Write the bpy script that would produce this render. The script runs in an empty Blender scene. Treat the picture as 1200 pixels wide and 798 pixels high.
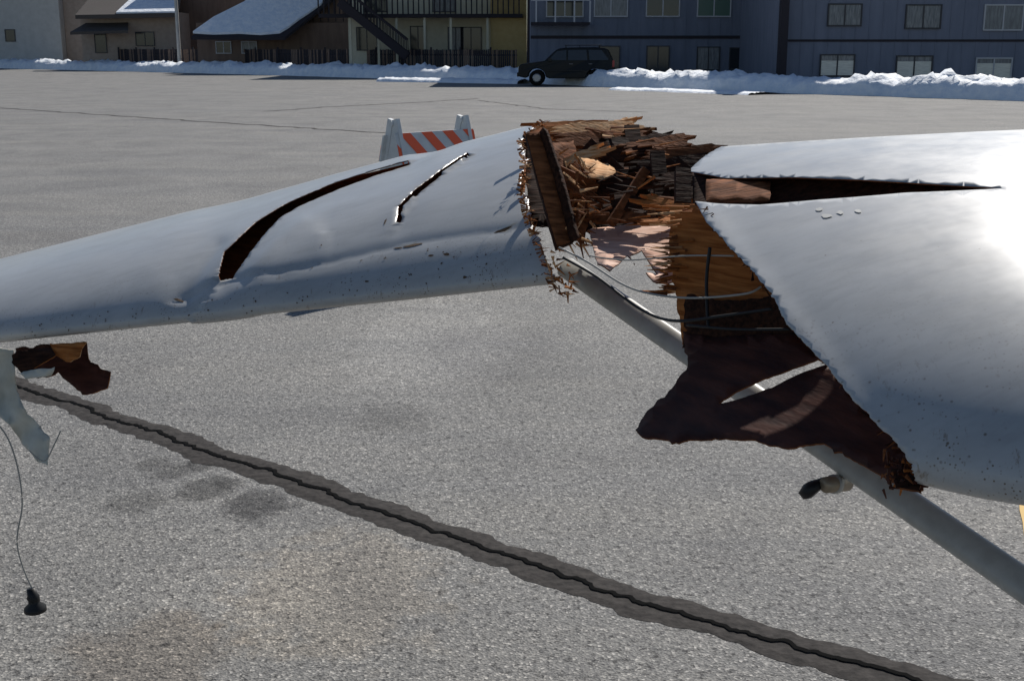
import bpy,bmesh,math,random
import numpy as np
from mathutils import Vector,noise,Matrix
from mathutils.geometry import delaunay_2d_cdt
random.seed(7)
# ---------------------------------------------------------------- camera projection: image pixels to world points and back
H=1.75; F=1430.0; PITCH=math.radians(13.5); cp,sp=math.cos(PITCH),math.sin(PITCH)
def px(u,v,Y):
    x=(u-600)/F; y=(399-v)/F
    dy=cp+y*sp; dz=-sp+y*cp; k=Y/dy
    return Vector((x*k,Y,H+dz*k))
def gp(u,v,z=0.0):
    x=(u-600)/F; y=(399-v)/F
    dy=cp+y*sp; dz=-sp+y*cp; k=(z-H)/dz
    return Vector((x*k,dy*k,z))
def proj(P):
    d=P-Vector((0,0,H)); f=d.y*cp-d.z*sp; up=d.y*sp+d.z*cp
    return (600+F*d.x/f, 399-F*up/f)
scene=bpy.context.scene
def link(o,parent=None):
    scene.collection.objects.link(o)
    if parent: o.parent=parent
    return o
def empty(name):
    e=bpy.data.objects.new(name,None); return link(e)
# ---------------------------------------------------------------- materials
def mat(name,col,rough=.6,metal=0,spec=.5,coat=0):
    m=bpy.data.materials.new(name); m.use_nodes=True
    b=m.node_tree.nodes['Principled BSDF']
    b.inputs['Base Color'].default_value=(*col,1); b.inputs['Roughness'].default_value=rough
    b.inputs['Metallic'].default_value=metal; b.inputs['Specular IOR Level'].default_value=spec
    b.inputs['Coat Weight'].default_value=coat
    return m
def N(m,t,**kw):
    n=m.node_tree.nodes.new(t)
    for k,v in kw.items(): setattr(n,k,v)
    return n
def L(m,a,b): m.node_tree.links.new(a,b)
def ramp(m,src,stops):
    r=N(m,'ShaderNodeValToRGB'); el=r.color_ramp.elements
    while len(el)<len(stops): el.new(.5)
    for e,(p,c) in zip(el,stops):
        e.position=p; e.color=(*c,1) if len(c)==3 else c
    L(m,src,r.inputs[0]); return r.outputs[0]
def mix(m,a,b,fac,mode='MIX'):
    n=N(m,'ShaderNodeMix',data_type='RGBA',blend_type=mode)
    for i,x in ((0,fac),(6,a),(7,b)):
        if isinstance(x,bpy.types.NodeSocket): L(m,x,n.inputs[i])
        else: n.inputs[i].default_value=x if i==0 else (*x,1)
    return n.outputs[2]
def noi(m,vec,scale,detail=4,rough=.6,dist=0):
    n=N(m,'ShaderNodeTexNoise'); n.inputs['Scale'].default_value=scale; n.inputs['Detail'].default_value=detail
    n.inputs['Roughness'].default_value=rough; n.inputs['Distortion'].default_value=dist
    L(m,vec,n.inputs['Vector']); return n.outputs['Fac']
def objc(m,scale=(1,1,1),rot=(0,0,0)):
    t=N(m,'ShaderNodeTexCoord'); mp=N(m,'ShaderNodeMapping'); mp.inputs['Scale'].default_value=scale
    mp.inputs['Rotation'].default_value=rot
    L(m,t.outputs['Object'],mp.inputs[0]); return mp.outputs[0]
def bump(m,h,dist,strength=1):
    b=N(m,'ShaderNodeBump'); b.inputs['Distance'].default_value=dist; b.inputs['Strength'].default_value=strength
    L(m,h,b.inputs['Height']); L(m,b.outputs[0],m.node_tree.nodes['Principled BSDF'].inputs['Normal'])
def noisy(name,c1,c2,scale,rough=.7,sc=(1,1,1),bd=0,detail=3,spec=.5,rot=(0,0,0),lo=.35,hi=.65):
    m=mat(name,c1,rough,spec=spec); v=objc(m,sc,rot); f=noi(m,v,scale,detail)
    c=ramp(m,f,[(lo,c1),(hi,c2)]); L(m,c,m.node_tree.nodes['Principled BSDF'].inputs['Base Color'])
    if bd: bump(m,f,bd)
    return m
def BC(m): return m.node_tree.nodes['Principled BSDF'].inputs['Base Color']

# asphalt
M_as=mat('asphalt',(.2,.2,.2),.85,spec=.3)
v=objc(M_as)
vo=N(M_as,'ShaderNodeTexVoronoi'); vo.inputs['Scale'].default_value=125; L(M_as,v,vo.inputs['Vector'])
sep=N(M_as,'ShaderNodeSeparateColor'); L(M_as,vo.outputs['Color'],sep.inputs[0])
grain=ramp(M_as,sep.outputs[0],[(0,(.10,.10,.102)),(.3,(.165,.165,.163)),(.85,(.215,.213,.206)),(1,(.42,.41,.39))])
big=ramp(M_as,noi(M_as,v,.8,4,.65,.6),[(.3,(.78,.78,.79)),(.5,(1,1,.99)),(.7,(1.14,1.13,1.11))])
c=mix(M_as,grain,big,1.0,'MULTIPLY')
med=ramp(M_as,noi(M_as,v,32,3,.8),[(.36,(.32,.32,.33)),(.46,(1,1,1)),(.7,(1.12,1.12,1.12))])
c=mix(M_as,c,med,1.0,'MULTIPLY')
vs=objc(M_as,(.08,1.3,1),(0,0,.12))
stk=ramp(M_as,noi(M_as,vs,1.2,3,.6),[(.35,(.93,.93,.94)),(.65,(1.08,1.06,1.03))])
c=mix(M_as,c,stk,1.0,'MULTIPLY')
wob=noi(M_as,v,7,3,.65)
def stain(c,u,vv,r,ax,col,fac):
    g=gp(u,vv); 
    s=N(M_as,'ShaderNodeVectorMath',operation='SUBTRACT'); L(M_as,v,s.inputs[0]); s.inputs[1].default_value=(g.x,g.y,0)
    q=N(M_as,'ShaderNodeVectorMath',operation='MULTIPLY'); L(M_as,s.outputs[0],q.inputs[0]); q.inputs[1].default_value=(1/r,ax/r,0)
    ln=N(M_as,'ShaderNodeVectorMath',operation='LENGTH'); L(M_as,q.outputs[0],ln.inputs[0])
    ad=N(M_as,'ShaderNodeMath',operation='MULTIPLY_ADD'); L(M_as,wob,ad.inputs[0]); ad.inputs[1].default_value=2.0; L(M_as,ln.outputs['Value'],ad.inputs[2])
    sc=N(M_as,'ShaderNodeMapRange'); L(M_as,ad.outputs[0],sc.inputs[0]); sc.inputs[1].default_value=1.7; sc.inputs[2].default_value=2.2; sc.inputs[3].default_value=fac; sc.inputs[4].default_value=0
    return mix(M_as,c,mix(M_as,c,col,1.0,'MULTIPLY'),sc.outputs[0])
for (u,vv,r,ax,col,fac) in [(300,592,.13,.8,(.40,.40,.41),1),(240,574,.11,.8,(.46,.46,.46),1),(203,552,.09,.9,(.58,.58,.58),1),(160,588,.12,.8,(.68,.68,.68),1),(178,545,.08,.8,(.65,.65,.65),1),
    (235,545,.07,.9,(.5,.5,.5),1),(270,566,.06,.9,(.55,.55,.55),1),(400,690,.35,.7,(1.16,1.09,1.0),.8),(170,770,.25,.8,(.70,.62,.55),.6),(460,490,.2,.8,(.7,.7,.7),.7),
    (505,400,.5,.4,(1.3,1.3,1.3),.8),(640,455,.5,.8,(.88,.88,.88),.7),(270,700,.3,1,(1.2,1.19,1.17),.6)]:
    c=stain(c,u,vv,r,ax,col,fac)
L(M_as,c,BC(M_as))
mm=N(M_as,'ShaderNodeMath',operation='ADD'); L(M_as,vo.outputs['Distance'],mm.inputs[0]); L(M_as,noi(M_as,v,55,2,.7),mm.inputs[1])
bump(M_as,mm.outputs[0],.0045,.7)

M_seal=noisy('crack_sealant',(.028,.026,.025),(.066,.06,.056),26,.9,bd=.006,lo=.3,hi=.7,spec=.12)
M_crk=mat('crack_dark',(.004,.004,.004),.95,spec=.05)
M_snow=noisy('snow',(.68,.74,.82),(.86,.88,.9),3,.7,bd=.08,detail=5)
# paint
M_paint=mat('wing_paint',(.4,.42,.44),.3,spec=.5)
v=objc(M_paint)
b1=ramp(M_paint,noi(M_paint,v,2.2,4,.6,.5),[(.3,(.355,.365,.368)),(.7,(.42,.425,.42))])
sc1=ramp(M_paint,noi(M_paint,objc(M_paint,(1,6,4),(0,0,.4)),9,4,.7),[(.38,(.88,.88,.88)),(.52,(1,1,1))])
b1=mix(M_paint,b1,sc1,.5,'MULTIPLY')
at=N(M_paint,'ShaderNodeAttribute',attribute_name='nose').outputs['Fac']
def specks(scale,r0,r1,g0,g1,gs,col,b1,nose=True):
    vd=N(M_paint,'ShaderNodeTexVoronoi'); vd.inputs['Scale'].default_value=scale; L(M_paint,v,vd.inputs['Vector'])
    s1=ramp(M_paint,vd.outputs['Distance'],[(r0,(1,1,1)),(r1,(0,0,0))])
    gate=ramp(M_paint,noi(M_paint,v,gs,2,.6),[(g0,(0,0,0)),(g1,(1,1,1))])
    f=mix(M_paint,s1,gate,1.0,'MULTIPLY')
    if nose: f=mix(M_paint,f,at,1.0,'MULTIPLY')
    return mix(M_paint,b1,col,f)
b1=specks(60,.08,.18,.48,.58,6,(.13,.10,.075),b1)
b1=specks(130,.13,.25,.48,.56,9,(.13,.10,.07),b1)
b1=specks(40,.04,.09,.55,.6,5,(.16,.14,.11),b1,False)
sm=ramp(M_paint,noi(M_paint,objc(M_paint,(3,1,1)),26,4,.75),[(.60,(0,0,0)),(.70,(.7,.7,.7))])
b1=mix(M_paint,b1,(.17,.13,.09),mix(M_paint,sm,at,1.0,'MULTIPLY'))
dl=ramp(M_paint,noi(M_paint,objc(M_paint,(.6,2,2)),5,4,.7),[(.4,(1,1,1)),(.7,(.8,.79,.77))])
b1=mix(M_paint,b1,dl,.6,'MULTIPLY')
L(M_paint,b1,BC(M_paint))
rr=ramp(M_paint,noi(M_paint,v,8,3,.7),[(.3,(.28,.28,.28)),(.7,(.36,.36,.36))]); L(M_paint,rr,M_paint.node_tree.nodes['Principled BSDF'].inputs['Roughness'])
M_strut=noisy('strut_paint',(.34,.33,.30),(.42,.41,.375),25,.38)
W_=dict(rough=.85,spec=.12,bd=.003)
M_fresh=noisy('wood_fresh',(.46,.21,.08),(.68,.43,.23),10,sc=(1,14,14),**W_)
M_ply=noisy('wood_plywood',(.22,.068,.017),(.42,.16,.048),9,sc=(1.2,1,14),**W_)
M_mid=noisy('wood_brown',(.08,.027,.010),(.22,.082,.032),10,sc=(1,10,10),**W_)
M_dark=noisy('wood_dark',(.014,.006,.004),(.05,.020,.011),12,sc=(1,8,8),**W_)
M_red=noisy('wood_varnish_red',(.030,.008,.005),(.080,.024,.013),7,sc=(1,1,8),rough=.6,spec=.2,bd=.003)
M_pink=noisy('wood_primer',(.6,.35,.25),(.78,.54,.43),8,.8,(2,6,2),spec=.2)
M_blk=mat('black_rubber',(.012,.012,.013),.5,spec=.3)
M_gray=mat('gray_cable',(.3,.29,.26),.5)
M_fab=noisy('fabric_torn',(.42,.40,.33),(.58,.56,.48),10,.8,bd=.004)
M_met=mat('dull_metal',(.3,.24,.17),.45,.4)
M_chip=mat('paint_chip',(.09,.06,.04),.8,spec=.1)
M_flake=mat('paint_flake',(.5,.5,.48),.6)

# ---------------------------------------------------------------- wing lofts
def lag(st,s):
    ss=[a[0] for a in st]
    n=len(st); out=[Vector((0,0,0)),Vector((0,0,0)),0.0]
    for i in range(n):
        w=1
        for j in range(n):
            if j!=i: w*=(s-ss[j])/(ss[i]-ss[j])
        out[0]=out[0]+st[i][1]*w; out[1]=out[1]+st[i][2]*w; out[2]+=st[i][3]*w
    return out
def surf(st,s,w):
    Np,Tp,th=lag(st,s); C=Tp-Np; Ln=C.length; c=C/Ln
    up=(Vector((0,0,1))-c*c.z).normalized()
    x=w*w; sg=1 if w>=0 else -1
    z=th*(1.4845*w-sg*(.63*x+1.758*x*x-1.4215*x**3+.5075*x**4))+.025*4*x*(1-x)
    return Np+C*x+up*(z*Ln)
class Wing:
    def __init__(s,st,span,chord):
        s.st=st; s.U=span; s.V=chord
        s.g=[]; 
        for i in range(121):
            for j in range(101):
                a=i/120; w=-.25+1.25*j/100
                s.g.append((a,w,*proj(surf(st,a,w))))
        s.g=np.array(s.g)
    def inv(s,u,v):
        k=np.argmin((s.g[:,2]-u)**2+(s.g[:,3]-v)**2); a,w=s.g[k,0],s.g[k,1]
        for _ in range(4):
            p=proj(surf(s.st,a,w)); e=1e-3
            pa=proj(surf(s.st,a+e,w)); pw=proj(surf(s.st,a,w+e))
            J=np.array([[(pa[0]-p[0])/e,(pw[0]-p[0])/e],[(pa[1]-p[1])/e,(pw[1]-p[1])/e]])
            try: d=np.linalg.solve(J,[u-p[0],v-p[1]])
            except Exception: break
            if abs(d[0])>.05 or abs(d[1])>.08: break
            a+=d[0]; w+=d[1]
        return (min(max(a,0),1),min(max(w,-1),1))
    def nrm(s,a,w):
        st=s.st
        n=(surf(st,a,w+.01)-surf(st,a,w-.01)).cross(surf(st,a+.01,w)-surf(st,a-.01,w)).normalized()
        if n.dot(Vector((0,0,1 if w>0 else -1)))<0 and abs(w)>.25: n=-n
        if abs(w)<=.25 and n.dot(surf(st,a,w)-surf(st,a,.8))<0: n=-n
        return n
def inpoly(x,y,P):
    c=False; n=len(P); j=n-1
    for i in range(n):
        xi,yi=P[i]; xj,yj=P[j]
        if (yi>y)!=(yj>y) and x<(xj-xi)*(y-yi)/(yj-yi)+xi: c=not c
        j=i
    return c
def densify(P,step,jag,close=True,flags=None):
    out=[]; n=len(P); run=random.random()*50
    for i in range(n if close else n-1):
        a=Vector(P[i]); b=Vector(P[(i+1)%n]); d=b-a; k=max(1,int(d.length/step))
        j=jag
        if flags is not None: j=jag*min(flags[i],flags[(i+1)%n])
        nr=Vector((-d.y,d.x)); 
        if nr.length>0: nr.normalize()
        for q in range(k):
            p=a+d*(q/k); run+=random.uniform(.5,1.5)
            if q>0 and j:
                amp=.4+1.2*max(0,noise.noise(Vector((run*.09,1.1,0)))+.3)
                o=amp*(noise.noise(Vector((run*.23,3.3,0)))*1.8+noise.noise(Vector((run*.55,8.3,0)))*.9)+(random.gauss(0,.7) if random.random()<.12 else 0)
                p=p+nr*j*o
            out.append((p.x,p.y))
    return out
def cdt(outer,holes,sx,sy):
    pts=[Vector(p) for p in outer]; edges=[(i,(i+1)%len(outer)) for i in range(len(outer))]
    for h in holes:
        o=len(pts); pts+= [Vector(p) for p in h]; edges+=[(o+i,o+(i+1)%len(h)) for i in range(len(h))]
    X=[p[0] for p in outer]; Y=[p[1] for p in outer]
    x=min(X)+sx*.5; r=0
    while x<max(X):
        y=min(Y)+sy*(.5 if r%2 else .25)
        while y<max(Y):
            if inpoly(x,y,outer) and not any(inpoly(x,y,h) for h in holes): pts.append(Vector((x,y)))
            y+=sy
        x+=sx; r+=1
    V,E,Fc,_,_,_=delaunay_2d_cdt(pts,edges,[],0,1e-6)
    fs=[]
    for f in Fc:
        cx=sum(V[i].x for i in f)/3; cy=sum(V[i].y for i in f)/3
        if inpoly(cx,cy,outer) and not any(inpoly(cx,cy,h) for h in holes): fs.append(f)
    return V,fs
def mkmesh(name,verts,faces,mats,parent=None,smooth=True,solid=0,offs=(0,0),off=-1,attr=None):
    me=bpy.data.meshes.new(name); me.from_pydata([tuple(v) for v in verts],[],[tuple(f) for f in faces]); 
    for m in mats: me.materials.append(m)
    if smooth: me.polygons.foreach_set('use_smooth',[True]*len(me.polygons))
    if attr is not None:
        a=me.attributes.new('nose','FLOAT','POINT'); a.data.foreach_set('value',attr)
    me.update()
    o=bpy.data.objects.new(name,me); link(o,parent)
    bm=bmesh.new(); bm.from_mesh(me)
    lo=[v for v in bm.verts if not v.link_faces]; bmesh.ops.delete(bm,geom=lo,context='VERTS'); bm.to_mesh(me); bm.free()
    if solid:
        s=o.modifiers.new('skin','SOLIDIFY'); s.thickness=solid; s.offset=off
        s.material_offset=offs[0]; s.material_offset_rim=offs[1]; s.use_even_offset=False
    return o
def wing_skin(name,W,outline,holes,jag,disp,parent,spacing=.022,hj=.4):
    P=[];fl=[]
    for p in outline:
        if p[0]=='p': a,w=p[1],p[2]; fl.append(0)
        else: a,w=W.inv(p[0],p[1]); fl.append(p[2] if len(p)>2 else 1)
        P.append((a*W.U,w*W.V))
    P=densify(P,.005,jag,True,fl)
    Hs=[densify([(lambda q:(q[0]*W.U,q[1]*W.V))(W.inv(*p)) for p in h],.005,jag*hj) for h in holes]
    V,fs=cdt(P,Hs,spacing,spacing)
    vs=[];at=[]
    for q in V:
        a,w=q.x/W.U,q.y/W.V
        p=surf(W.st,a,w); n=W.nrm(a,w)
        d=disp(*proj(p),w) if disp else 0
        d+=noise.noise(p*3.0)*.0014*max(0,1-abs(w))
        vs.append(p+n*d); at.append(min(1,math.exp(-(w/.33)**2)*1.15))
    flip=0
    for f in fs:
        a,b,c=[vs[i] for i in f]; nn=(b-a).cross(c-a); cx=sum(V[i].x for i in f)/3/W.U
        core=(surf(W.st,cx,.55)+surf(W.st,cx,-.55))/2
        if nn.dot((a+b+c)/3-core)>0: flip+=1
    keep=flip>len(fs)/2
    out=[tuple(f) if keep else tuple(reversed(f)) for f in fs]
    return mkmesh(name,vs,out,[M_paint,M_ply,M_mid],parent,True,.0025,(1,2),attr=at)
def sheet(name,pts,mats,parent,jag=2.0,crumple=.006,thick=.003,step=4,grid=14,holes=[],deg=2,smooth=True,nf=9):
    A=[];b=[]
    for u,v,Y in pts:
        A.append([1,(u-600)/300,(v-300)/300]+([((u-600)/300)*((v-300)/300)] if len(pts)>4 and deg==2 else [])); b.append(Y)
    co,_,_,_=np.linalg.lstsq(np.array(A),np.array(b),rcond=None)
    def dep(u,v):
        r=[1,(u-600)/300,(v-300)/300]+([((u-600)/300)*((v-300)/300)] if len(co)>3 else []); return float(np.dot(co,r))
    P=densify([(p[0],p[1]) for p in pts],step,jag); Hs=[densify(h,step,jag*.4) for h in holes]
    V,fs=cdt(P,Hs,grid,grid)
    vs=[]
    for q in V:
        Y=dep(q.x,q.y); p=px(q.x,q.y,Y); Y+=noise.noise(p*nf)*crumple*2.5+noise.noise(p*nf*4)*crumple*.6
        vs.append(px(q.x,q.y,Y))
    fs=[tuple(reversed(f)) for f in fs]
    return mkmesh(name,vs,fs,mats,parent,smooth,thick,(1 if len(mats)>1 else 0,2 if len(mats)>2 else 0),0)

wing=empty('broken_airplane_wing')
WL=Wing([(0,px(668,324,2.75),px(652,140,3.85),.13),(1,px(-260,424,3.6),px(-240,364,4.3),.12)],2.4,1.2)
def segd(x,y,P):
    best=1e9; side=0
    for (x0,y0),(x1,y1) in zip(P[:-1],P[1:]):
        dx,dy=x1-x0,y1-y0; t=max(0,min(1,((x-x0)*dx+(y-y0)*dy)/(dx*dx+dy*dy)))
        d=math.hypot(x-x0-t*dx,y-y0-t*dy)
        if d<best: best=d; side=dx*(y-y0)-dy*(x-x0)
    return best,side
ck1=[(255,330),(285,285),(330,250),(395,219),(475,192)]
ck2=[(466,262),(490,225),(550,182)]
def dispL(u,v,w):
    if w<-.1: return 0
    d,s=segd(u,v,ck1); r=0
    if s>0: r+=-.004*math.exp(-(d/20)**2)+.009*math.exp(-((d-42)/22)**2)*(1 if u<380 else .4)
    else: r+=.007*math.exp(-(d/14)**2)-.007*math.exp(-((d-42)/20)**2)
    d,s=segd(u,v,ck2)
    r+=(-.003 if s>0 else .003)*math.exp(-(d/14)**2)
    d,s=segd(u,v,[(205,352),(262,332),(330,322),(420,300),(480,286),(600,270),(640,262)])
    r-=.005*math.exp(-(d/7)**2)*(1 if s<0 else .6)
    d,s=segd(u,v,[(215,345),(240,305),(256,285)]); r-=.006*math.exp(-(d/8)**2)
    d,s=segd(u,v,[(300,318),(330,280),(356,262)]); r+=.007*math.exp(-(d/10)**2)
    return r
crack1=[(257,327),(260,310),(263,296),(278,284),(300,262),(322,249),(342,238),(392,217),(440,201.5),(479,190.5),(480,192),(441,204),(396,220.5),(348,241.5),(328,254),(308,275),(290,300),(272,325)]
crack2=[(465,262),(468,243),(489,223),(520,200),(548,180.5),(550,182),(522,202),(493,225),(473,244),(469,261)]
wing_skin('outboard_skin',WL,[(645,139),(630,147),(612,165),(616,190),(610,215),(619,240),(622,262),(634,285),(640,305),(649,322),(652,336),('p',.025,-.25),('p',.05,-.5),('p',.03,-.97),('p',1,-.97),('p',1,1)],[crack1,crack2],.005,dispL,wing,.018,.45)
def chips(name,W,L_,disp,mat_,parent):
    vs=[];fs=[]
    for (u,v,a,b,ang) in L_:
        o=len(vs); m=9
        for k in range(m):
            t=2*math.pi*k/m; r=random.uniform(.55,1.15)
            x=math.cos(t)*a*r; y=math.sin(t)*b*r; ca,sa=math.cos(ang),math.sin(ang)
            uu,vv=u+x*ca-y*sa,v+x*sa+y*ca
            q=W.inv(uu,vv); p=surf(W.st,*q); p=p+W.nrm(*q)*(disp(*proj(p),q[1])+.0016); vs.append(p)
        fs.append(tuple(range(o,o+m)))
    mkmesh(name,vs,fs,[mat_],parent,False)
ls=[(484,287,12,2,-.2),(466,290,6,1.5,-.1),(505,300,4,1.5,.1),(523,299,4,2,0),(588,269,13,2,-.35),(208,349,6,1.6,.2),(452,262,4,1.2,-1),(636,256,4,4,0),(545,325,3,2,0),(430,330,3,1.2,0)]
ls+=[(random.gauss(540,70),random.uniform(288,338),random.uniform(.5,1.9),random.uniform(.4,1.1),random.uniform(0,3)) for _ in range(46)]
ls+=[(random.uniform(20,420),0,random.uniform(.6,1.6),random.uniform(.5,1.1),random.uniform(0,3)) for _ in range(36)]
ls=[(u,(v if v else 401-(u*.118)+random.uniform(-22,2)),a,b,g) for u,v,a,b,g in ls if u<640]
chips('paint_chips',WL,ls,dispL,M_chip,wing)
chips('paint_flakes',WL,[(480,284,10,1.2,-.2),(590,266,10,1.3,-.35),(600,262,7,1.2,-.3)],lambda u,v,w:dispL(u,v,w)+.0008,M_flake,wing)
# inboard piece
WR=Wing([(0,px(1400,566,1.5),px(1480,146,2.72),.145),(.5,px(1090,558,1.63),px(1130,155,2.88),.145),(1,px(740,425,2.2),px(800,174,3.25),.14)],1.5,1.4)
def dispR(u,v,w):
    if w<0: return 0
    d,s=segd(u,v,[(815,237),(880,318),(965,425),(1078,572)])
    return .004*math.exp(-(d/14)**2)
sN=WR.inv(1078,572)[0]
wing_skin('inboard_skin',WR,[(845,172),(822,186),(806,201,.3),(850,209,.1),(930,208,.1),(1010,211,.1),(1175,221,.05),(1060,226,.05),(960,234,.05),(890,240,.05),(815,238,.2),(828,262),(850,285),(880,318),(905,345),(922,380),(945,405),(965,425),(985,450),(1000,470),(1018,485),(1032,502),(1045,512),(1060,530),(1070,548),(1078,566),('p',sN,-.22),('p',sN-.02,-.4),('p',sN,-.97),('p',0,-.97),('p',0,1)],[],.0036,dispR,wing)
chips('surface_marks',WR,[(968,254,7,3,0),(985,250,5,2.4,.2),(1006,248,5,2.2,0),(960,246,5,2,0)],dispR,mat('smudge',(.30,.31,.30),.5),wing)
def SY(u,v,dy):
    a,w=WR.inv(u,v); return surf(WR.st,a,w).y+dy
# ---- interior of the break
sheet('front_spar_web',[(786,238,2.62),(830,240,2.55),(905,262,2.4),(1010,300,2.3),(1060,480,2.1),(940,410,2.25),(895,405,2.3),(800,404,2.5),(792,345,2.55),(784,300,2.58)],[M_ply,M_ply,M_mid],wing,3,.004)
sheet('web_varnish_patch',[(806,345,2.47),(850,352,2.40),(925,345,2.27),(950,412,2.2),(895,408,2.28),(800,408,2.46)],[M_dark,M_ply,M_mid],wing,2.5,.003)
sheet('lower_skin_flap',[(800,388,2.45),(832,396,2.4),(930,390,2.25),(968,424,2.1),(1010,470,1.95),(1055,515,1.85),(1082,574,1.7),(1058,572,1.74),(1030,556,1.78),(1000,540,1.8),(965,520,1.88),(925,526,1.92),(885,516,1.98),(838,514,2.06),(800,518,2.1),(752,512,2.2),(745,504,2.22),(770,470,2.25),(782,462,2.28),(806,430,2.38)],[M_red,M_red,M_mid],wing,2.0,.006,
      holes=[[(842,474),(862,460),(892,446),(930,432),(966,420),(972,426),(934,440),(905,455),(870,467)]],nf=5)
sheet('lower_skin_lip',[(1030,500,1.95),(1062,528,1.85),(1076,548,1.7),(1080,578,1.66),(1050,572,1.7),(1040,540,1.78)],[M_dark,M_ply,M_mid],wing,3,.008)
sheet('far_lower_skin',[(690,270,3.0),(740,262,3.05),(792,262,3.0),(792,330,2.7),(770,332,2.65),(735,300,2.7),(715,318,2.7),(700,310,2.7)],[M_pink,M_ply,M_mid],wing,2,.008,
      holes=[[(738,300),(752,294),(770,322),(748,318)]])
sheet('rear_spar_web',[(612,160,3.5),(640,146,3.6),(730,156,3.5),(845,178,3.3),(850,236,3.2),(800,262,3.1),(700,275,3.1),(620,262,3.15)],[M_dark,M_dark,M_dark],wing,3,.01)
sheet('rib_panel',[(640,170,3.1),(672,165,3.15),(690,240,3.05),(684,290,2.9),(650,250,2.95)],[M_mid,M_dark,M_ply],wing,2.5,.01)
sheet('spar_post',[(616,160,2.95),(634,152,2.97),(650,200,2.9),(672,284,2.8),(652,292,2.78),(630,215,2.88)],[M_mid,M_dark,M_dark],wing,.6,.0,thick=.02)
sheet('spar_post_edge',[(634,152,2.94),(640,156,2.94),(658,210,2.87),(676,280,2.78),(672,284,2.77),(650,200,2.87)],[M_dark,M_dark,M_dark],wing,.5,.0,thick=.02)
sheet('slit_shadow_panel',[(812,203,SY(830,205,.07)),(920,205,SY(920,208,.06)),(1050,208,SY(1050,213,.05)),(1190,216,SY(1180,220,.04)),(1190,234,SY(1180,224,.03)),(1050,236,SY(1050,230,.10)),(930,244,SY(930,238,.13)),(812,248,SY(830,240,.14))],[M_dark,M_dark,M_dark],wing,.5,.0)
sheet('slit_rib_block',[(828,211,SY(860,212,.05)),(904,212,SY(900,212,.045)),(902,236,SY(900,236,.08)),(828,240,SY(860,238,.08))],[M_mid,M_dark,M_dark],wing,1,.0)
sheet('sunlit_inner_panel',[(676,184,3.05),(712,192,3.05),(722,202,3.0),(708,212,2.95),(690,210,2.95)],[M_fresh,M_ply,M_mid],wing,2,.012)

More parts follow.
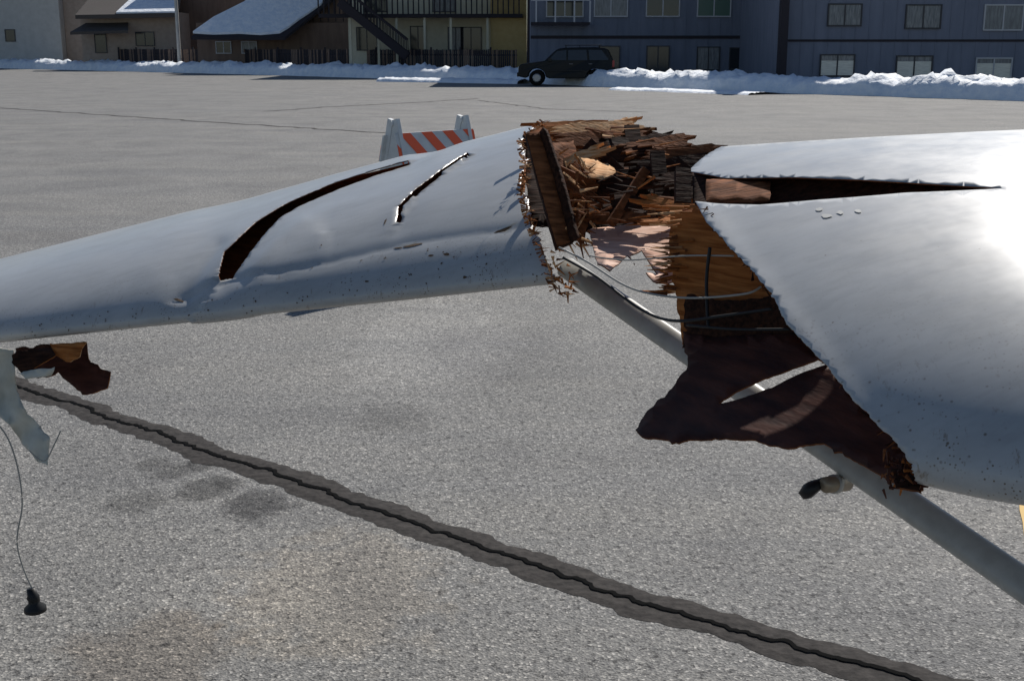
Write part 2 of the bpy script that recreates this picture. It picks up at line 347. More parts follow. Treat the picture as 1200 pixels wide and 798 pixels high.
class Bld:
    def __init__(s,name,mats): s.n=name; s.m=mats; s.V=[]; s.F=[]; s.I=[]
    def add(s,vs,fs,mi=0):
        o=len(s.V); s.V+=[Vector(v) for v in vs]; s.F+=[tuple(i+o for i in f) for f in fs]; s.I+=[mi]*len(fs)
    def box(s,x0,x1,y0,y1,z0,z1,mi=0):
        s.add([(x0,y0,z0),(x1,y0,z0),(x1,y1,z0),(x0,y1,z0),(x0,y0,z1),(x1,y0,z1),(x1,y1,z1),(x0,y1,z1)],
              [(0,3,2,1),(4,5,6,7),(0,1,5,4),(1,2,6,5),(2,3,7,6),(3,0,4,7)],mi)
    def beam(s,a,b,w,t,mi=0,up=(0,0,1),tip=1.0,bend=0):
        a,b=Vector(a),Vector(b); d=(b-a); 
        if d.length<1e-6: return
        dn=d.normalized(); u=Vector(up); sd=dn.cross(u)
        if sd.length<1e-4: sd=dn.cross(Vector((1,0,0)))
        sd.normalize(); u=sd.cross(dn).normalized()
        vs=[]
        for p,k in ((a,1),(b,tip)):
            for (i,j) in ((-1,-1),(1,-1),(1,1),(-1,1)): vs.append(p+sd*(i*w/2*k)+u*(j*t/2*k))
        s.add(vs,[(0,3,2,1),(4,5,6,7),(0,1,5,4),(1,2,6,5),(2,3,7,6),(3,0,4,7)],mi)
    def board(s,a,b,w,t,mi=0,up=(0,0,1),jag=.04,n=14,twist=0):
        a,b=Vector(a),Vector(b); L_=(b-a).length; dn=(b-a)/L_; sd=dn.cross(Vector(up)).normalized(); uu=sd.cross(dn).normalized()
        m=9
        e0=[-random.random()**1.5*jag for _ in range(m)]; e1=[random.random()**1.5*jag for _ in range(m)]
        def P(x,y): return a+dn*x+sd*y+uu*(.004*math.sin(x*20+y*30+twist))
        out=[]
        for k in range(m): out.append((e0[k]+(.45*jag if k%2 else 0),(k/(m-1)-.5)*w))
        for k in range(1,8): x=L_*k/8; out.append((x,w/2+random.uniform(-.16,.06)*w))
        for k in range(m-1,-1,-1): out.append((L_+e1[k]-(.6*jag if k%2 else 0),(k/(m-1)-.5)*w))
        for k in range(7,0,-1): x=L_*k/8; out.append((x,-w/2+random.uniform(-.06,.18)*w))
        V,E,Fc,_,_,_=delaunay_2d_cdt([Vector(q) for q in out],[(i,(i+1)%len(out)) for i in range(len(out))],[],1,1e-6)
        nV=len(V); vs=[P(q.x,q.y)+uu*t/2 for q in V]+[P(q.x,q.y)-uu*t/2 for q in V]
        fs=[tuple(f) for f in Fc]+[tuple(reversed([i+nV for i in f])) for f in Fc]
        cnt={}
        for f in Fc:
            f=list(f)
            for i in range(len(f)):
                e=(f[i],f[(i+1)%len(f)]); cnt[e]=1
        for (p,q) in cnt:
            if (q,p) not in cnt: fs.append((p,p+nV,q+nV,q))
        s.add(vs,fs,mi)
    def tube(s,pts,r,mi=0,n=8):
        pts=[Vector(p) for p in pts]; vs=[]
        for k,p in enumerate(pts):
            d=(pts[min(k+1,len(pts)-1)]-pts[max(k-1,0)]).normalized()
            a=d.cross(Vector((0,0,1))); 
            if a.length<.05: a=d.cross(Vector((1,0,0)))
            a.normalize(); b=d.cross(a)
            rr=r[k] if isinstance(r,(list,tuple)) else r
            for q in range(n):
                t=2*math.pi*q/n; vs.append(p+a*math.cos(t)*rr+b*math.sin(t)*rr)
        fs=[]
        for k in range(len(pts)-1):
            for q in range(n): fs.append((k*n+q,k*n+(q+1)%n,(k+1)*n+(q+1)%n,(k+1)*n+q))
        fs.append(tuple(range(n-1,-1,-1))); fs.append(tuple((len(pts)-1)*n+q for q in range(n)))
        s.add(vs,fs,mi)
    def done(s,parent=None,smooth=False,bevel=0):
        me=bpy.data.meshes.new(s.n); me.from_pydata([tuple(v) for v in s.V],[],s.F)
        for m in s.m: me.materials.append(m)
        me.polygons.foreach_set('material_index',s.I)
        if smooth: me.polygons.foreach_set('use_smooth',[True]*len(me.polygons))
        me.update(); o=bpy.data.objects.new(s.n,me); link(o,parent)
        bm=bmesh.new(); bm.from_mesh(me); bmesh.ops.recalc_face_normals(bm,faces=bm.faces); bm.to_mesh(me); bm.free()
        if bevel:
            b=o.modifiers.new('b','BEVEL'); b.width=bevel; b.segments=2; b.limit_method='ANGLE'
        return o
# splintered timber   materials: 0 fresh 1 ply 2 mid 3 dark 4 red
sp_=Bld('splintered_timber',[M_fresh,M_ply,M_mid,M_dark,M_red])
def cloud(n,u0,u1,v0,v1,Y0,Y1,ang,spread,l0,l1,w0=.004,w1=.014,woods=(1,2)):
    for _ in range(n):
        u,v=random.uniform(u0,u1),random.uniform(v0,v1); Y=random.uniform(Y0,Y1)
        a=math.radians(ang+random.gauss(0,spread)); ln=random.uniform(l0,l1)
        p=px(u,v,Y); d=Vector((math.cos(a),random.gauss(0,.2),math.sin(a))).normalized()
        sp_.beam(p,p+d*ln,random.uniform(w0,w1),random.uniform(.002,.006),random.choice(woods),(0,-.5,1),random.uniform(.05,.4))
def fringe(poly,n,ang,spread,l0,l1,dY=0,woods=(1,2),w0=.002,w1=.008):
    for _ in range(n):
        k=random.randrange(len(poly)-1); t=random.random(); a,b=poly[k],poly[k+1]
        u=a[0]+(b[0]-a[0])*t; v=a[1]+(b[1]-a[1])*t; Y=a[2]+(b[2]-a[2])*t+dY
        p=px(u,v,Y); g=math.radians(ang+random.gauss(0,spread)); d=Vector((math.cos(g),random.gauss(0,.3),math.sin(g))).normalized()
        sp_.beam(p-d*.015,p+d*random.uniform(l0,l1),random.uniform(w0,w1),random.uniform(.001,.003),random.choice(woods),(0,-.6,1),.1)
UP=(0,-.70,.70)
boards=[((636,150,3.35),(706,148,3.42),.035,1,.06),((648,157,3.25),(742,147,3.35),.05,0,.07),((660,166,3.2),(752,160,3.3),.05,2,.06),((642,176,3.2),(690,186,3.15),.04,1,.06),((700,150,3.42),(738,143,3.5),.03,0,.04),
 ((712,174,3.2),(790,167,3.3),.07,3,.05),((735,178,3.15),(805,166,3.25),.05,2,.05),((760,186,3.1),(836,177,3.15),.045,2,.05),((748,200,3.05),(826,188,3.1),.045,3,.04),
 ((700,186,3.15),(748,178,3.15),.04,3,.05),((690,208,3.05),(762,204,3.05),.04,3,.05),((672,238,2.95),(690,205,3.05),.05,1,.05),((682,228,3.0),(762,214,3.0),.03,3,.05),((716,244,2.95),(785,232,2.9),.04,3,.05),
 ((776,214,2.9),(820,204,2.95),.04,3,.04),((704,256,2.95),(780,252,2.85),.03,2,.06),((655,206,2.95),(690,230,2.95),.03,2,.05),((760,234,2.8),(800,240,2.75),.035,1,.06),((774,256,2.7),(804,258,2.62),.045,1,.07),((704,152,3.38),(758,156,3.35),.03,2,.04),((664,192,3.1),(700,178,3.1),.03,0,.05)]
for i,(a,b,w,mi,j) in enumerate(boards): sp_.board(px(*a),px(*b),w,.012,mi,UP,j,twist=i)
for a,b,w,mi in [((740,150,3.3),(750,222,3.1),.04,3),((704,170,3.2),(712,236,3.05),.035,2),((770,180,3.0),(778,250,2.85),.035,3),((655,200,3.0),(700,222,3.0),.025,2),((800,200,2.8),(800,240,2.72),.035,3),((690,170,3.2),(760,236,3.0),.035,3),((716,262,2.9),(756,200,3.0),.022,2)]:
    sp_.beam(px(*a),px(*b),w,.02,mi,(0,1,0))
cloud(26,650,726,144,166,3.2,3.4,4,9,.03,.09,w0=.002,w1=.010,woods=[0,1,1,2])
cloud(60,655,692,180,290,2.8,3.0,-35,40,.012,.05,w0=.002,w1=.008,woods=[1,2,0,0])
cloud(22,730,815,164,200,3.0,3.3,5,7,.03,.09,w0=.002,w1=.009,woods=[2,1,3])
cloud(44,705,795,200,262,2.75,3.1,178,14,.02,.07,w0=.002,w1=.009,woods=[1,2,2,3])
cloud(80,780,814,242,345,2.52,2.58,180,7,.015,.065,w0=.002,w1=.008,woods=[1,1,2,0])
cloud(34,645,672,290,345,2.70,2.78,-40,45,.006,.03,w0=.002,w1=.008,woods=[0,1,1,2])
fringe([(640,142,3.3),(612,165,3.1),(616,200,2.95),(612,225,2.9),(622,262,2.85),(640,305,2.76),(652,342,2.72)],140,-10,45,.004,.022,woods=[0,1,1,2],w1=.006)
fringe([(815,237,2.5),(880,318,2.25),(965,425,1.93),(1078,572,1.66)],60,200,40,.002,.010,.03,[2,3,4])
cloud(50,1035,1072,520,574,1.67,1.75,-60,50,.005,.02,w0=.0015,w1=.006,woods=[1,2,4,4])
sp_.done(wing)

# cables
cb=Bld('control_cables',[M_blk,M_gray])
def curve_px(P,n=8):
    out=[]
    Q=[px(*p) for p in P]
    for i in range(len(Q)-1):
        p0=Q[max(i-1,0)];p1=Q[i];p2=Q[i+1];p3=Q[min(i+2,len(Q)-1)]
        for k in range(n):
            t=k/n; out.append(.5*((2*p1)+(p2-p0)*t+(2*p0-5*p1+4*p2-p3)*t*t+(3*p1-p0-3*p2+p3)*t**3))
    out.append(Q[-1]); return out
cb.tube(curve_px([(655,290,2.7),(690,308,2.65),(740,338,2.5),(800,349,2.4),(870,345,2.25),(892,336,2.24)]),.0022,1)
cb.tube(curve_px([(660,302,2.7),(700,325,2.62),(750,362,2.5),(790,376,2.38),(850,370,2.28),(905,362,2.2)]),.0032,0)
cb.tube(curve_px([(805,381,2.38),(860,386,2.27),(925,386,2.17)]),.003,0)
cb.tube(curve_px([(832,290,2.38),(828,330,2.37),(830,385,2.33)]),.0035,0)
cb.tube(curve_px([(690,300,2.7),(735,305,2.62),(800,300,2.45),(860,300,2.33)]),.0016,1)
cb.done(wing,True)

# strut
stb=Bld('wing_strut',[M_strut])
A=px(664,312,3.2); Bq=px(1200,682,1.9); d=(Bq-A); Bq=A+d*1.35
dn=d.normalized(); sd=dn.cross(Vector((0,-1,0.35))).normalized(); fr=dn.cross(sd)
vs=[];n=20;K=12
for k in range(K+1):
    p=A+(Bq-A)*(k/K)
    for q in range(n):
        t=2*math.pi*q/n; vs.append(p+sd*math.cos(t)*.029*(1+.12*math.cos(t))+fr*math.sin(t)*.019)
fs=[(k*n+q,k*n+(q+1)%n,(k+1)*n+(q+1)%n,(k+1)*n+q) for k in range(K) for q in range(n)]
fs+=[tuple(range(n))]
stb.add(vs,fs); stb.done(wing,True)
tf=Bld('strut_fitting',[M_blk,M_met,M_strut])
Yf=2.28
tf.tube([px(1003,540,Yf+.02),px(985,560,Yf)],[.016,.012],2,12)
tf.tube([px(992,566,Yf),px(968,568,Yf-.05)],[.016,.016],1,14)
tf.tube([px(980,567,Yf-.025),px(976,567,Yf-.032)],[.019,.019],2,14)
c0=px(952,571,Yf-.02)
tf.tube([c0+Vector((.008,-.004,-.010)),c0+Vector((.004,-.001,-.006)),c0+Vector((-.004,.001,.004)),c0+Vector((-.006,.004,.008))],[.016,.028,.028,.014],0,18)
tf.tube([c0,px(972,567,Yf-.03)],[.008,.008],0,10)
tf.done(wing,True)

# hanging debris
sheet('hanging_plywood',[(18,408,3.3),(60,404,3.35),(102,402,3.3),(106,424,3.25),(130,436,3.2),(126,455,3.2),(97,463,3.2),(68,436,3.25),(50,442,3.25),(28,440,3.3)],[M_red,M_red,M_ply],wing,2.5,.02,grid=9)
sheet('hanging_plywood_piece',[(58,402,3.2),(102,401,3.2),(94,418,3.18),(78,424,3.18),(62,414,3.2)],[M_ply,M_ply,M_fresh],wing,2,.01)
sheet('hanging_plywood_strip',[(20,410,3.2),(60,408,3.2),(66,416,3.18),(40,432,3.15),(66,440,3.15),(30,442,3.15),(14,425,3.2)],[M_dark,M_fab,M_ply],wing,2,.01)
sheet('torn_fabric',[(-30,405,3.25),(16,410,3.2),(18,450,3.2),(28,478,3.2),(58,512,3.15),(56,545,3.12),(44,541,3.15),(26,520,3.2),(12,498,3.2),(-10,480,3.2),(-30,470,3.25)],[M_fab,M_fab,M_fab],wing,1.5,.02,grid=8,nf=14)
sheet('torn_fabric_strip',[(20,436,3.15),(64,430,3.15),(60,440,3.13),(30,444,3.15)],[M_fab,M_fab,M_fab],wing,1.5,.02,grid=7)
hw=Bld('hanging_wire',[M_gray,M_blk])
hw.tube(curve_px([(-20,480,3.2),(6,508,3.2),(20,545,3.2),(26,590,3.2),(20,632,3.2),(26,662,3.2),(38,690,3.2)]),.0022,0)
hw.tube(curve_px([(34,528,3.12),(52,540,3.12),(64,520,3.12),(71,505,3.12)]),.0018,0)
k=px(40,704,3.2)
hw.tube([k+Vector((-.006,0,.038)),k+Vector((-.003,0,.02)),k+Vector((-.002,0,.012)),k+Vector((0,0,.004)),k+Vector((0,0,-.006)),k+Vector((.001,0,-.018)),k+Vector((.001,0,-.03)),k+Vector((.001,0,-.034))],[.012,.014,.018,.016,.016,.03,.031,.024],1,20)
hw.done(wing,True)

# ---------------------------------------------------------------- ground
g=Bld('ground',[M_as]); g.add([(-400,-60,0),(400,-60,0),(400,500,0),(-400,500,0)],[(0,1,2,3)]); g.done()
def strip(name,P,w,z,m,jag,step=.05,fine=0,feather=False):
    Q=[gp(*p) for p in P]; pts=[]
    for a,b in zip(Q[:-1],Q[1:]):
        n=max(1,int((b-a).length/step)); pts+=[a+(b-a)*(i/n) for i in range(n)]
    pts.append(Q[-1]); vs=[];fs=[]
    for i,p in enumerate(pts):
        d=(pts[min(i+1,len(pts)-1)]-pts[max(i-1,0)]).normalized(); nr=Vector((-d.y,d.x,0))
        o=nr*((noise.noise(p*2.3)*.03+noise.noise(p*7)*.012)*jag+(noise.noise(p*14)*.024+noise.noise(p*40)*.014)*fine)
        k=1+noise.noise(p*5+Vector((5,5,5)))*.35+noise.noise(p*22)*.25
        k2=1+noise.noise(p*5+Vector((9,1,5)))*.35+noise.noise(p*22+Vector((3,3,3)))*.25
        q=Vector((p.x,p.y,z)); e=Vector((0,0,.0012-z)) if feather else Vector((0,0,0))
        vs+=[q+o+nr*w/2*k+e,q+o+nr*w*.3,q+o-nr*w*.3,q+o-nr*w/2*k2+e]
        if i:
            for j in range(3): fs.append((4*i-4+j,4*i-3+j,4*i+1+j,4*i+j))
    return mkmesh(name,vs,fs,[m],None,False)
main=[(-60,425),(20,454),(130,490),(250,533),(370,572),(440,598),(560,640),(700,688),(850,735),(1000,778),(1180,830)]
strip('sealed_crack_band',main,.185,.004,M_seal,1,.02,0,True)
strip('pavement_crack',main,.02,.008,M_crk,1.0,.012,1)
strip('pavement_crack',[(-100,122),(0,127),(150,137),(300,147),(480,158)],.12,.004,M_seal,6,.3)
strip('pavement_crack',[(310,131),(380,126),(480,121),(560,116)],.14,.004,M_seal,6,.4)
strip('pavement_crack',[(560,118),(640,128),(760,132)],.09,.004,M_seal,6,.3)
M_yel=mat('yellow_paint',(.55,.33,.04),.7)
strip('painted_line',[(1200,586),(1206,628),(1221,700)],.04,.004,M_yel,0,.1)

# ---------------------------------------------------------------- snow bank
def bank(name,P,width,hgt,seed,step=.22,nx=20):
    pts=[]
    for a,b in zip(P[:-1],P[1:]):
        a,b=Vector(a),Vector(b); n=int((b-a).length/step); pts+=[a+(b-a)*(i/n) for i in range(n)]
    vs=[];fs=[];M=nx+1
    for i,p in enumerate(pts):
        d=(pts[min(i+1,len(pts)-1)]-pts[max(i-1,0)]).normalized(); nr=Vector((-d.y,d.x,0))
        if nr.y<0: nr=-nr
        s_=i*step
        hw_=hgt*(.85+.2*noise.noise(Vector((s_*.2,seed,0)))+.2*noise.noise(Vector((s_*.7,seed,3))))
        ww=width*(1+.25*noise.noise(Vector((s_*.36,seed,8))))
        for j in range(M):
            t=j/nx; q=p+nr*(t*ww+ .35*noise.noise(Vector((s_*.6,seed,20)))*(1-t))
            prof=math.sin(math.pi*min(1,t**.6))**.7 if 0<t<1 else 0
            z=hw_*prof*(1+.18*noise.noise(q*1.3)+.24*noise.noise(q*3.1)+.3*noise.noise(q*7))
            vs.append(Vector((q.x,q.y,max(0,z)-.02 if 0<j<nx else -.03)))
        if i:
            for j in range(nx): fs.append(((i-1)*M+j,(i-1)*M+j+1,i*M+j+1,i*M+j))
    return mkmesh(name,vs,fs,[M_snow],None,True)
E=[gp(-350,72),gp(0,80.5),gp(300,88),gp(600,97),gp(720,103),gp(900,109),gp(1200,119),gp(1450,128)]
bank('snow_bank',[(p.x,p.y,0) for p in E],3.6,.80,2)
bank('snow_patch',[(*gp(712,106).xy,0),(*gp(885,112).xy,0)],2.2,.14,9)
bank('snow_patch',[(*gp(440,96).xy,0),(*gp(610,99).xy,0)],2.5,.25,14)

# ---------------------------------------------------------------- buildings
M_blue=noisy('blue_siding',(.165,.18,.225),(.20,.215,.265),2,.85,(1,1,.2),spec=.2)
M_blue2=noisy('blue_siding_dark',(.145,.16,.20),(.18,.195,.24),2,.85,(1,1,.2),spec=.2)
M_glass=mat('window_glass',(.02,.025,.03),.12,spec=.5)
M_pane_refl=noisy('window_snow_reflection',(.6,.57,.48),(.8,.77,.66),3,.3,(1,1,14))  # pale snow reflection painted into the pane colour
M_curt=noisy('window_curtain_grey',(.10,.11,.12),(.2,.21,.22),2,.25,(6,1,1))
M_fr=mat('window_frame_dark',(.03,.03,.035),.5)
M_frw=mat('window_frame_white',(.45,.45,.46),.5)
M_trim=mat('dark_trim',(.035,.03,.035),.7,spec=.2)
M_roof=noisy('roof_shingle',(.06,.05,.045),(.1,.085,.075),20,.9)
M_cream=noisy('cream_stucco',(.58,.54,.40),(.64,.60,.46),3,.9)
M_ochre=noisy('ochre_stucco',(.5,.35,.14),(.56,.41,.18),3,.9)
M_brown=noisy('brown_siding',(.15,.10,.075),(.20,.135,.10),3,.85,(1,1,.2))
M_tan=noisy('tan_siding',(.33,.26,.21),(.39,.31,.25),3,.85)
M_grey=noisy('grey_stucco',(.44,.43,.40),(.50,.49,.46),2,.9)
def window(b,x,z,w,h,y,fr,gl,mull=1,hor=0):
    t=.06
    b.box(x-w/2-t,x+w/2+t,y-.05,y+.02,z+h/2,z+h/2+t,fr); b.box(x-w/2-t,x+w/2+t,y-.07,y+.02,z-h/2-t,z-h/2,fr)
    b.box(x-w/2-t,x-w/2,y-.048,y+.02,z-h/2,z+h/2,fr); b.box(x+w/2,x+w/2+t,y-.048,y+.02,z-h/2,z+h/2,fr)
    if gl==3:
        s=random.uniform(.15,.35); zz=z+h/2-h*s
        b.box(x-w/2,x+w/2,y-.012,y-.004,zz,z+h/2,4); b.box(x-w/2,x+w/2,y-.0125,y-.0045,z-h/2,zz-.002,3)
    else: b.box(x-w/2,x+w/2,y-.012,y-.004,z-h/2,z+h/2,gl)
    for k in range(mull):
        xx=x-w/2+w*(k+1)/(mull+1); b.box(xx-.03,xx+.03,y-.035,y-.014,z-h/2,z+h/2,fr)
def winpx(b,u,v,wu,hv,Y,fr,gl,**k):
    p=px(u,v,Y); s=Y/F*1.0
    window(b,p.x,p.z,wu*s,hv*s,Y,fr,gl,**k)
WMATS=[M_fr,M_frw,M_glass,M_pane_refl,M_curt,mat('green_blind',(.06,.12,.09),.3)]
Y=56; e=empty('blue_apartment_building')
w=Bld('walls',[M_blue]); x0=px(917,0,Y).x; x1=px(1500,0,Y).x
w.box(x0,x1,Y,Y+12,0,7.2); 
k=x0+.3
while k<x1: w.box(k,k+.04,Y-.02,Y,0,7.2); k+=.6
w.done(e)
ww=Bld('windows',WMATS)
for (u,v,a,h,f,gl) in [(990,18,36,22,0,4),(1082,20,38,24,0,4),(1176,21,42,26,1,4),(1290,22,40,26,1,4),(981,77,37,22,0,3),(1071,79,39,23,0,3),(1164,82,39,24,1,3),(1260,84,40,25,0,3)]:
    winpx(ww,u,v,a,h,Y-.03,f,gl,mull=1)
ww.done(e)
t=Bld('trim',[M_trim,M_snow]); z=px(0,48,Y).z; t.box(x0,x1,Y-.045,Y-.026,z-.05,z+.05); t.box(x0-.08,x0+.08,Y-.12,Y-.03,0,7.2)
t.box(x0-.5,x1,Y-.6,Y+12.5,7.2,7.45); t.done(e)
Y=66; e=empty('blue_apartment_building'); x0=px(622,0,Y).x; x1=px(922,0,Y).x
w=Bld('walls',[M_blue2]); w.box(x0,x1,Y,Y+12,0,8.5)
k=x0+.3
while k<x1-.1: w.box(k,k+.04,Y-.02,Y,0,8.5); k+=.6
w.done(e)
ww=Bld('windows',WMATS)
for (u,v,a,h,f,gl,m) in [(716,4,36,28,1,4,1),(777,4,36,28,1,2,1),(837,4,36,28,1,5,1),(662,0,40,36,1,2,1),(714,68,22,24,0,2,0),(771,69,24,26,0,2,1),(830,69,24,24,0,4,1),(865,69,18,22,0,2,0),(895,69,18,22,0,2,0)]:
    winpx(ww,u,v,a,h,Y-.03,f,gl,mull=m)
ww.done(e)
t=Bld('trim',[M_trim,M_frw]); z=px(0,44,Y).z; t.box(x0,x1,Y-.05,Y-.026,z-.08,z+.08); z2=px(0,28,Y).z
t.box(x0,px(690,0,Y).x,Y-1.2,Y-.055,z2-.1,z2+.05,0)
for uu in (628,650,672,690): q=px(uu,0,Y).x; t.box(q-.04,q+.04,Y-1.2,Y-1.12,z2+.05,z2+1.1,1)
t.box(x0,px(690,0,Y).x,Y-1.2,Y-1.12,z2+1.102,z2+1.18,1)
t.box(px(912,0,56).x,px(921,0,56).x,55.2,55.7,0,8.0,0)
t.box(x0-.5,x1,Y-.6,Y+12.5,8.5,8.75,0); t.done(e)
# cream building with deck + stairs
Y=80; e=empty('cream_house'); X=lambda u:px(u,0,Y).x; Z=lambda v:px(600,v,Y).z
w=Bld('walls',[M_cream,M_ochre,M_trim]); w.box(X(407),X(575),Y,Y+10,0,7.5,0); w.box(X(575.2),X(617),Y-2,Y+10,0,7.5,1); w.done(e)
dk=Bld('deck',[M_trim,M_cream,M_brown])
zd=Z(18); dk.box(X(380),X(612),Y-2.6,Y-2.01,zd-.22,zd,0); dk.box(X(405),X(574),Y-2.0,Y,zd-.15,zd-.01,2)
u=380
while u<612: dk.box(X(u)-.04,X(u)+.04,Y-2.6,Y-2.52,zd,zd+1.0,0); u+=6
dk.box(X(380),X(612),Y-2.62,Y-2.5,zd+1.0,zd+1.1,0)
for u in (415,447,468,500,530,572): dk.box(X(u)-.07,X(u)+.07,Y-2.4,Y-2.26,0,zd-.22,1)
dk.done(e)
st=Bld('stairs',[M_trim])
a=Vector((X(408),Y-3.2,Z(6))); b=Vector((X(482),Y-3.2,Z(66)))
for dy in (0,-1.1):
    o=Vector((0,dy,0)); st.beam(a+o,b+o,.06,.5); st.beam(a+o+Vector((0,0,1)),b+o+Vector((0,0,1)),.06,.12)
    for i in range(22): p=a+(b-a)*(i/21)+o; st.beam(p,p+Vector((0,0,1)),.05,.05)
for i in range(14):
    p=a+(b-a)*((i+.5)/14); st.box(p.x-.15,p.x+.15,p.y-1.07,p.y-.03,p.z-.02,p.z+.03)
st.done(e)
ww=Bld('windows',WMATS)
for (u,v,a_,h,gl) in [(534,46,16,24,4),(552,48,22,28,2),(430,46,22,24,2),(490,48,16,30,2),(440,4,24,18,2),(520,4,24,18,4)]: winpx(ww,u,v,a_,h,Y-.02,0,gl)
ww.done(e)
r=Bld('roof',[M_roof]); r.box(X(400),X(620),Y-2.8,Y+10.5,7.5,7.8); r.done(e)
# brown house with snow roof
Y=88; e=empty('brown_house'); w=Bld('walls',[M_brown,M_tan,M_trim])
w.box(X(228),X(410),Y,Y+10,0,3.4,0); w.box(X(300),X(415),Y+1,Y+10,0,9,0); 
for u in range(300,410,9): w.box(X(u),X(u)+.05,Y+.97,Y+1,3.5,9,2)
w.done(e)
r=Bld('roof',[M_snow,M_trim,M_roof])
def slab(b,pts,t,mi):
    n=len(pts); P=[Vector(p) for p in pts]; b.add(P+[p-Vector((0,0,t)) for p in P],[tuple(range(n)),tuple(range(2*n-1,n-1,-1))]+[(i,(i+1)%n,n+(i+1)%n,n+i) for i in range(n)],mi)
def onpl(u,v,e0=(85.8,39),e1=(87.95,5)):
    # height of the pitched roof at this point, eave to wall
    t=(e0[1]-v)/(e0[1]-e1[1]); return px(u,v,e0[0]+(e1[0]-e0[0])*t)
sn=[onpl(u,v) for u,v in [(226,37),(250,38.5),(280,37.5),(305,39),(328,37),(338,31),(350,22),(362,14),(376,4),(386,-10),(300,-10),(286,2),(270,10),(250,20)]]
slab(r,sn,.15,0)
slab(r,[onpl(224,40.5)-Vector((0,0,.16)),onpl(334,41)-Vector((0,0,.16)),onpl(395,-8)-Vector((0,0,.16)),onpl(296,-8)-Vector((0,0,.16))],.2,1)
r.done(e)
ww=Bld('windows',WMATS); winpx(ww,262,56,16,12,Y-.02,1,2); winpx(ww,292,56,16,12,Y-.02,1,4); ww.done(e)
# tan house
Y=98; e=empty('tan_house'); w=Bld('walls',[M_tan,M_brown]); w.box(X(92),X(205),Y,Y+10,0,4.4,0); w.box(X(180),X(300),Y+4,Y+12,0,9,1); w.done(e)
r=Bld('roof',[M_roof,M_snow]); slab(r,[px(82,38,96),px(150,36,96),px(150,22,99),px(110,22,99)],.2,0)
slab(r,[px(88,18,96.5),px(208,16,96.5),px(215,-20,103),px(120,-20,103)],.3,0); slab(r,[px(136,14.5,96.6),px(206,13.5,96.6),px(208,-8,101),px(160,-8,101)],.12,1); r.done(e)
ww=Bld('windows',WMATS); winpx(ww,170,46,20,14,Y-.02,0,2); winpx(ww,118,50,12,22,Y-.02,0,2,mull=0); ww.done(e)
# grey building
Y=108; e=empty('grey_building'); w=Bld('walls',[M_grey,M_tan]); w.box(X(-500),X(68),Y,Y+14,0,8,0); w.box(X(68.3),X(100),Y+1,Y+14,0,8,1); w.done(e)
r=Bld('roof',[M_roof]); r.box(X(-505),X(101),Y-.5,Y+14.5,8,8.3); r.done(e)
ww=Bld('windows',WMATS); winpx(ww,12,42,10,12,Y-.02,0,2,mull=0); winpx(ww,-120,40,20,12,Y-.02,0,2); ww.done(e)
up=Bld('utility_pole',[M_trim]); q=px(620,0,70); up.tube([(q.x,70,0),(q.x,70,9)],[.13,.1],0,10); up.beam((q.x-.9,70,8.3),(q.x+.9,70,8.3),.1,.12); up.done()
up=Bld('utility_pole',[M_grey]); q=px(206,0,92); up.tube([(q.x,92,0),(q.x,92,9)],[.14,.11],0,10); up.beam((q.x-.9,92,8.3),(q.x+.9,92,8.3),.1,.12); up.done()
fn=Bld('wooden_fence',[M_trim,M_brown]); a=Vector(px(95,0,101).xy.to_3d()); b=Vector(px(606,0,72).xy.to_3d()); ln=(b-a).length; d=(b-a)/ln
i=0
while i<ln:
    p=a+d*i; h=1.6+random.uniform(-.03,.03); fn.beam(p,p+Vector((0,0,h)),.11,.03,random.choice([0,0,1]),(d.y,-d.x,0)); i+=.16
i=0
while i<ln: p=a+d*i; fn.beam(p+Vector((0,-.07,0)),p+Vector((0,-.07,1.75)),.1,.1,0); i+=2.4
for z in (.4,1.3): fn.beam(a+Vector((0,.04,z)),b+Vector((0,.04,z)),.05,.09,0)
fn.done()

# ---------------------------------------------------------------- parked suv
M_car=mat('car_paint_black',(.004,.005,.006),.4,spec=.25)
M_rim=mat('wheel_rim',(.3,.3,.31),.35,.8); M_tire=mat('tire',(.01,.01,.01),.9,spec=.1); M_chrome=mat('trim_grey',(.2,.2,.21),.4,.5)
M_lamp=mat('tail_lamp',(.3,.02,.02),.3); M_head=mat('headlamp',(.6,.6,.62),.15)
M_cgl=mat('car_glass',(.03,.035,.04),.1,spec=.5)
e=empty('parked_suv')
body=Bld('body',[M_car]); 
prof=[(-2.2,.42),(-2.24,.62),(-2.22,.88),(-2.1,.99),(-1.3,1.09),(-1.02,1.14),(-.5,1.62),(-.35,1.69),(-.1,1.73),(1.3,1.75),(1.75,1.71),(1.9,1.64),(2.14,1.16),(2.2,1.0),(2.21,.7),(2.18,.42)]
def arch(cx): return [(cx+.43*math.cos(t),.36+.43*math.sin(t)) for t in [math.radians(a) for a in (4,30,50,70,90,110,130,150,176)]]
low=[(1.9,.36)]+arch(1.32)+[(.8,.34),(-.8,.34)]+arch(-1.38)+[(-1.9,.36)]
pr=prof+low
half=lambda z:.89 if z<1.0 else (.87-(z-1.05)*.22 if z>1.05 else .88)
n=len(pr); vs=[(x,-half(z),z) for x,z in pr]+[(x,half(z),z) for x,z in pr]
body.add(vs,[tuple(range(n)),tuple(range(2*n-1,n-1,-1))]+[(i,(i+1)%n,n+(i+1)%n,n+i) for i in range(n)])
bo=body.done(e,False,.03)
gl=Bld('windows',[M_cgl])
def pan(P,sgn):
    vs=[(x,sgn*(half(z)+.012),z) for x,z in P]; vs+= [(x,sgn*(half(z)-.03),z) for x,z in P]; m=len(P)
    gl.add(vs,[tuple(range(m)),tuple(range(2*m-1,m-1,-1))]+[(i,(i+1)%m,m+(i+1)%m,m+i) for i in range(m)])
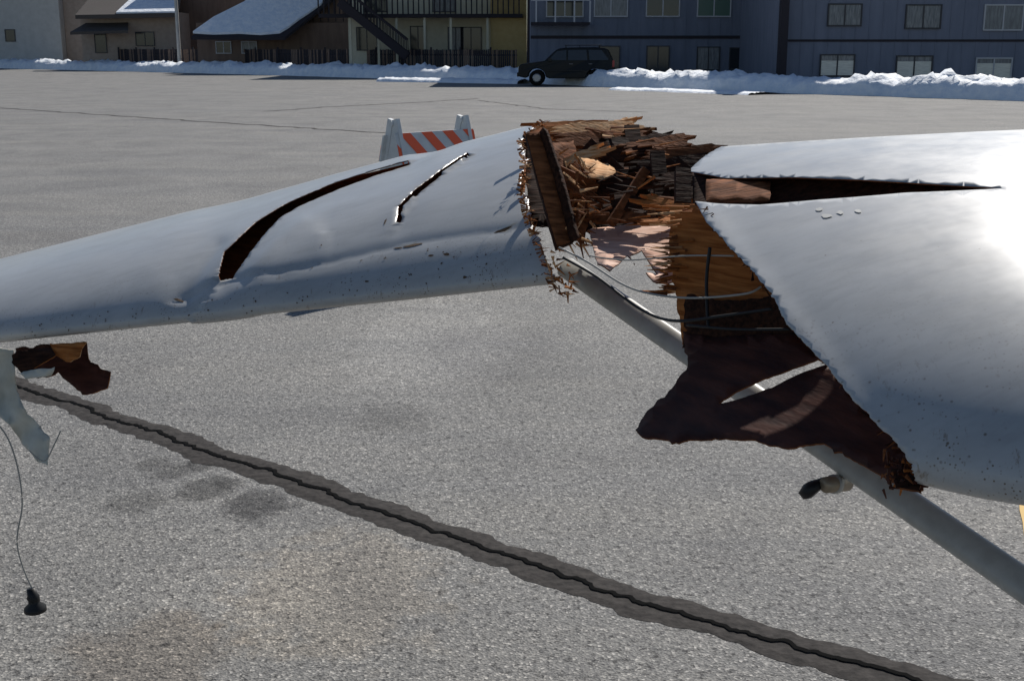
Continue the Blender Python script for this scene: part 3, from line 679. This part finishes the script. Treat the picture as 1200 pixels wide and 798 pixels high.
for sgn in (-1,1):
    pan([(-.86,1.17),(-.45,1.57),(-.02,1.62),(-.02,1.16)],sgn); pan([(.06,1.16),(.06,1.62),(.9,1.63),(.95,1.16)],sgn); pan([(1.05,1.16),(1.0,1.63),(1.6,1.62),(1.92,1.22),(1.9,1.17)],sgn)
gl.add([(-1.0,-.78,1.18),(-1.0,.78,1.18),(-.58,.7,1.57),(-.58,-.7,1.57)],[(0,1,2,3)]); gl.add([(2.145,-.76,1.2),(2.145,.76,1.2),(1.93,.7,1.62),(1.93,-.7,1.62)],[(3,2,1,0)])
gl.done(e)
wh=Bld('wheels',[M_tire,M_rim])
for cx in (-1.38,1.32):
    for sgn in (-1,1):
        y=sgn*.78
        wh.tube([(cx,y-.12,.36),(cx,y-.1,.36),(cx,y+.1,.36),(cx,y+.12,.36)],[.32,.36,.36,.32],0,24)
        wh.tube([(cx,y+sgn*.121,.36),(cx,y+sgn*.14,.36)],[.20,.16],1,10)
wh.done(e)
tr=Bld('trim',[M_chrome,M_lamp,M_head,M_blk])
for sgn in (-1,1):
    tr.beam((-.1,sgn*.66,1.83),(1.6,sgn*.66,1.84),.04,.03,3)
    for x in (-.05,.6,1.5): tr.beam((x,sgn*.66,1.73),(x,sgn*.66,1.82),.03,.03,3)
    tr.box(-.85,-.7,sgn*.98-.09,sgn*.98+.09,1.12,1.26,3)
    tr.box(-.9,.85,sgn*.905-.012,sgn*.905+.012,.66,.72,3)
    tr.box(2.1,2.2,sgn*.8-.08,sgn*.8+.1,.85,1.15,1); tr.box(-2.25,-2.12,sgn*.7-.14,sgn*.7+.18,.72,.88,2)
    for x in (.2,1.1): tr.box(x-.09,x+.09,sgn*.9-.02,sgn*.9+.02,.98,1.01,0)
tr.box(-2.3,-2.1,-.86,.86,.42,.6,3); tr.box(2.12,2.28,-.86,.86,.42,.62,3); tr.box(-2.255,-2.2,-.45,.45,.66,.84,0)
tr.done(e,bevel=.01)
g0=gp(664,100.5); e.location=(g0.x,g0.y,0); e.rotation_euler=(0,0,math.radians(-3))

# ---------------------------------------------------------------- barricade
M_bw=noisy('barricade_white',(.5,.52,.52),(.6,.62,.62),8,.5); M_or=mat('barricade_orange',(.8,.10,.02),.45)
e=empty('traffic_barricade')
Wd=.72; ht=1.22; sprd=.34
fr=Bld('a_frames',[M_bw,M_trim])
for x in (-Wd/2,Wd/2):
    for sg in (-1,1):
        fr.beam((x,sg*sprd,0),(x,sg*.02,ht),.035,.06,0,(0,sg,.3))
    fr.add([(x-.012,-sprd*.62,ht*.42),(x-.012,sprd*.62,ht*.42),(x-.012,.03,ht-.02),(x-.012,-.03,ht-.02),(x+.012,-sprd*.62,ht*.42),(x+.012,sprd*.62,ht*.42),(x+.012,.03,ht-.02),(x+.012,-.03,ht-.02)],[(0,1,2,3),(7,6,5,4),(0,4,5,1),(1,5,6,2),(2,6,7,3),(3,7,4,0)])
    fr.tube([(x-.03,0,ht-.03),(x+.03,0,ht-.03)],.022,0,10)
fr.done(e)
bd=Bld('striped_boards',[M_bw,M_or])
def board(z0,z1,sg):
    y=lambda z: sg*(.02+(sprd-.02)*(ht-z)/ht+.022)
    sw=.11; h=(z1-z0)*.9; xl,xr=-Wd/2-.05,Wd/2+.05
    bd.add([(xl,y(z0),z0),(xr,y(z0),z0),(xr,y(z1),z1),(xl,y(z1),z1),(xl,y(z0)-sg*.018,z0),(xr,y(z0)-sg*.018,z0),(xr,y(z1)-sg*.018,z1),(xl,y(z1)-sg*.018,z1)],[(0,1,2,3),(7,6,5,4),(0,4,5,1),(1,5,6,2),(2,6,7,3),(3,7,4,0)])
    def clip(P,xm,s):
        out=[]
        for i in range(len(P)):
            a,b=P[i],P[(i+1)%len(P)]
            ia=(a[0]-xm)*s<=0; ib=(b[0]-xm)*s<=0
            if ia: out.append(a)
            if ia!=ib:
                t=(xm-a[0])/(b[0]-a[0]); out.append((xm,a[1]+(b[1]-a[1])*t))
        return out
    x=xl-.18
    while x<xr:
        Q=clip(clip([(x,z1),(x+sw,z1),(x+sw+h,z0),(x+h,z0)],xr,1),xl,-1)
        if len(Q)>2: bd.add([(q[0],y(q[1])+sg*.003,q[1]) for q in Q],[tuple(range(len(Q)))],1)
        x+=sw*2
board(ht-.38,ht-.1,-1); board(ht-.32,ht-.12,1)
bd.done(e)
g0=px(503,150,9.6); e.location=(g0.x,9.6,0); e.rotation_euler=(0,0,math.radians(46))

# ---------------------------------------------------------------- light, sky, camera
EL,AZ=math.radians(40),math.radians(24)
sd=Vector((math.sin(AZ)*math.cos(EL),math.cos(AZ)*math.cos(EL),math.sin(EL)))
ld=bpy.data.lights.new('sun','SUN'); ld.energy=5.0; ld.angle=math.radians(.5); ld.color=(1,.955,.89)
lo=bpy.data.objects.new('sun',ld); lo.rotation_euler=sd.to_track_quat('Z','Y').to_euler(); link(lo)
wd=bpy.data.worlds.new('World'); scene.world=wd; wd.use_nodes=True
nt=wd.node_tree; sk=nt.nodes.new('ShaderNodeTexSky'); sk.sky_type='NISHITA'; sk.sun_disc=False; sk.sun_elevation=EL; sk.sun_rotation=AZ; sk.altitude=2000
nt.links.new(sk.outputs[0],nt.nodes['Background'].inputs[0]); nt.nodes['Background'].inputs[1].default_value=.08
cd=bpy.data.cameras.new('cam'); cd.lens=F/1200*36; cd.sensor_width=36; cd.clip_end=2000; cd.clip_start=.05
co=bpy.data.objects.new('camera',cd); co.location=(0,0,H); co.rotation_euler=(math.radians(90)-PITCH,0,0); link(co); scene.camera=co
scene.view_settings.view_transform='Standard'; scene.view_settings.look='None'; scene.view_settings.exposure=0
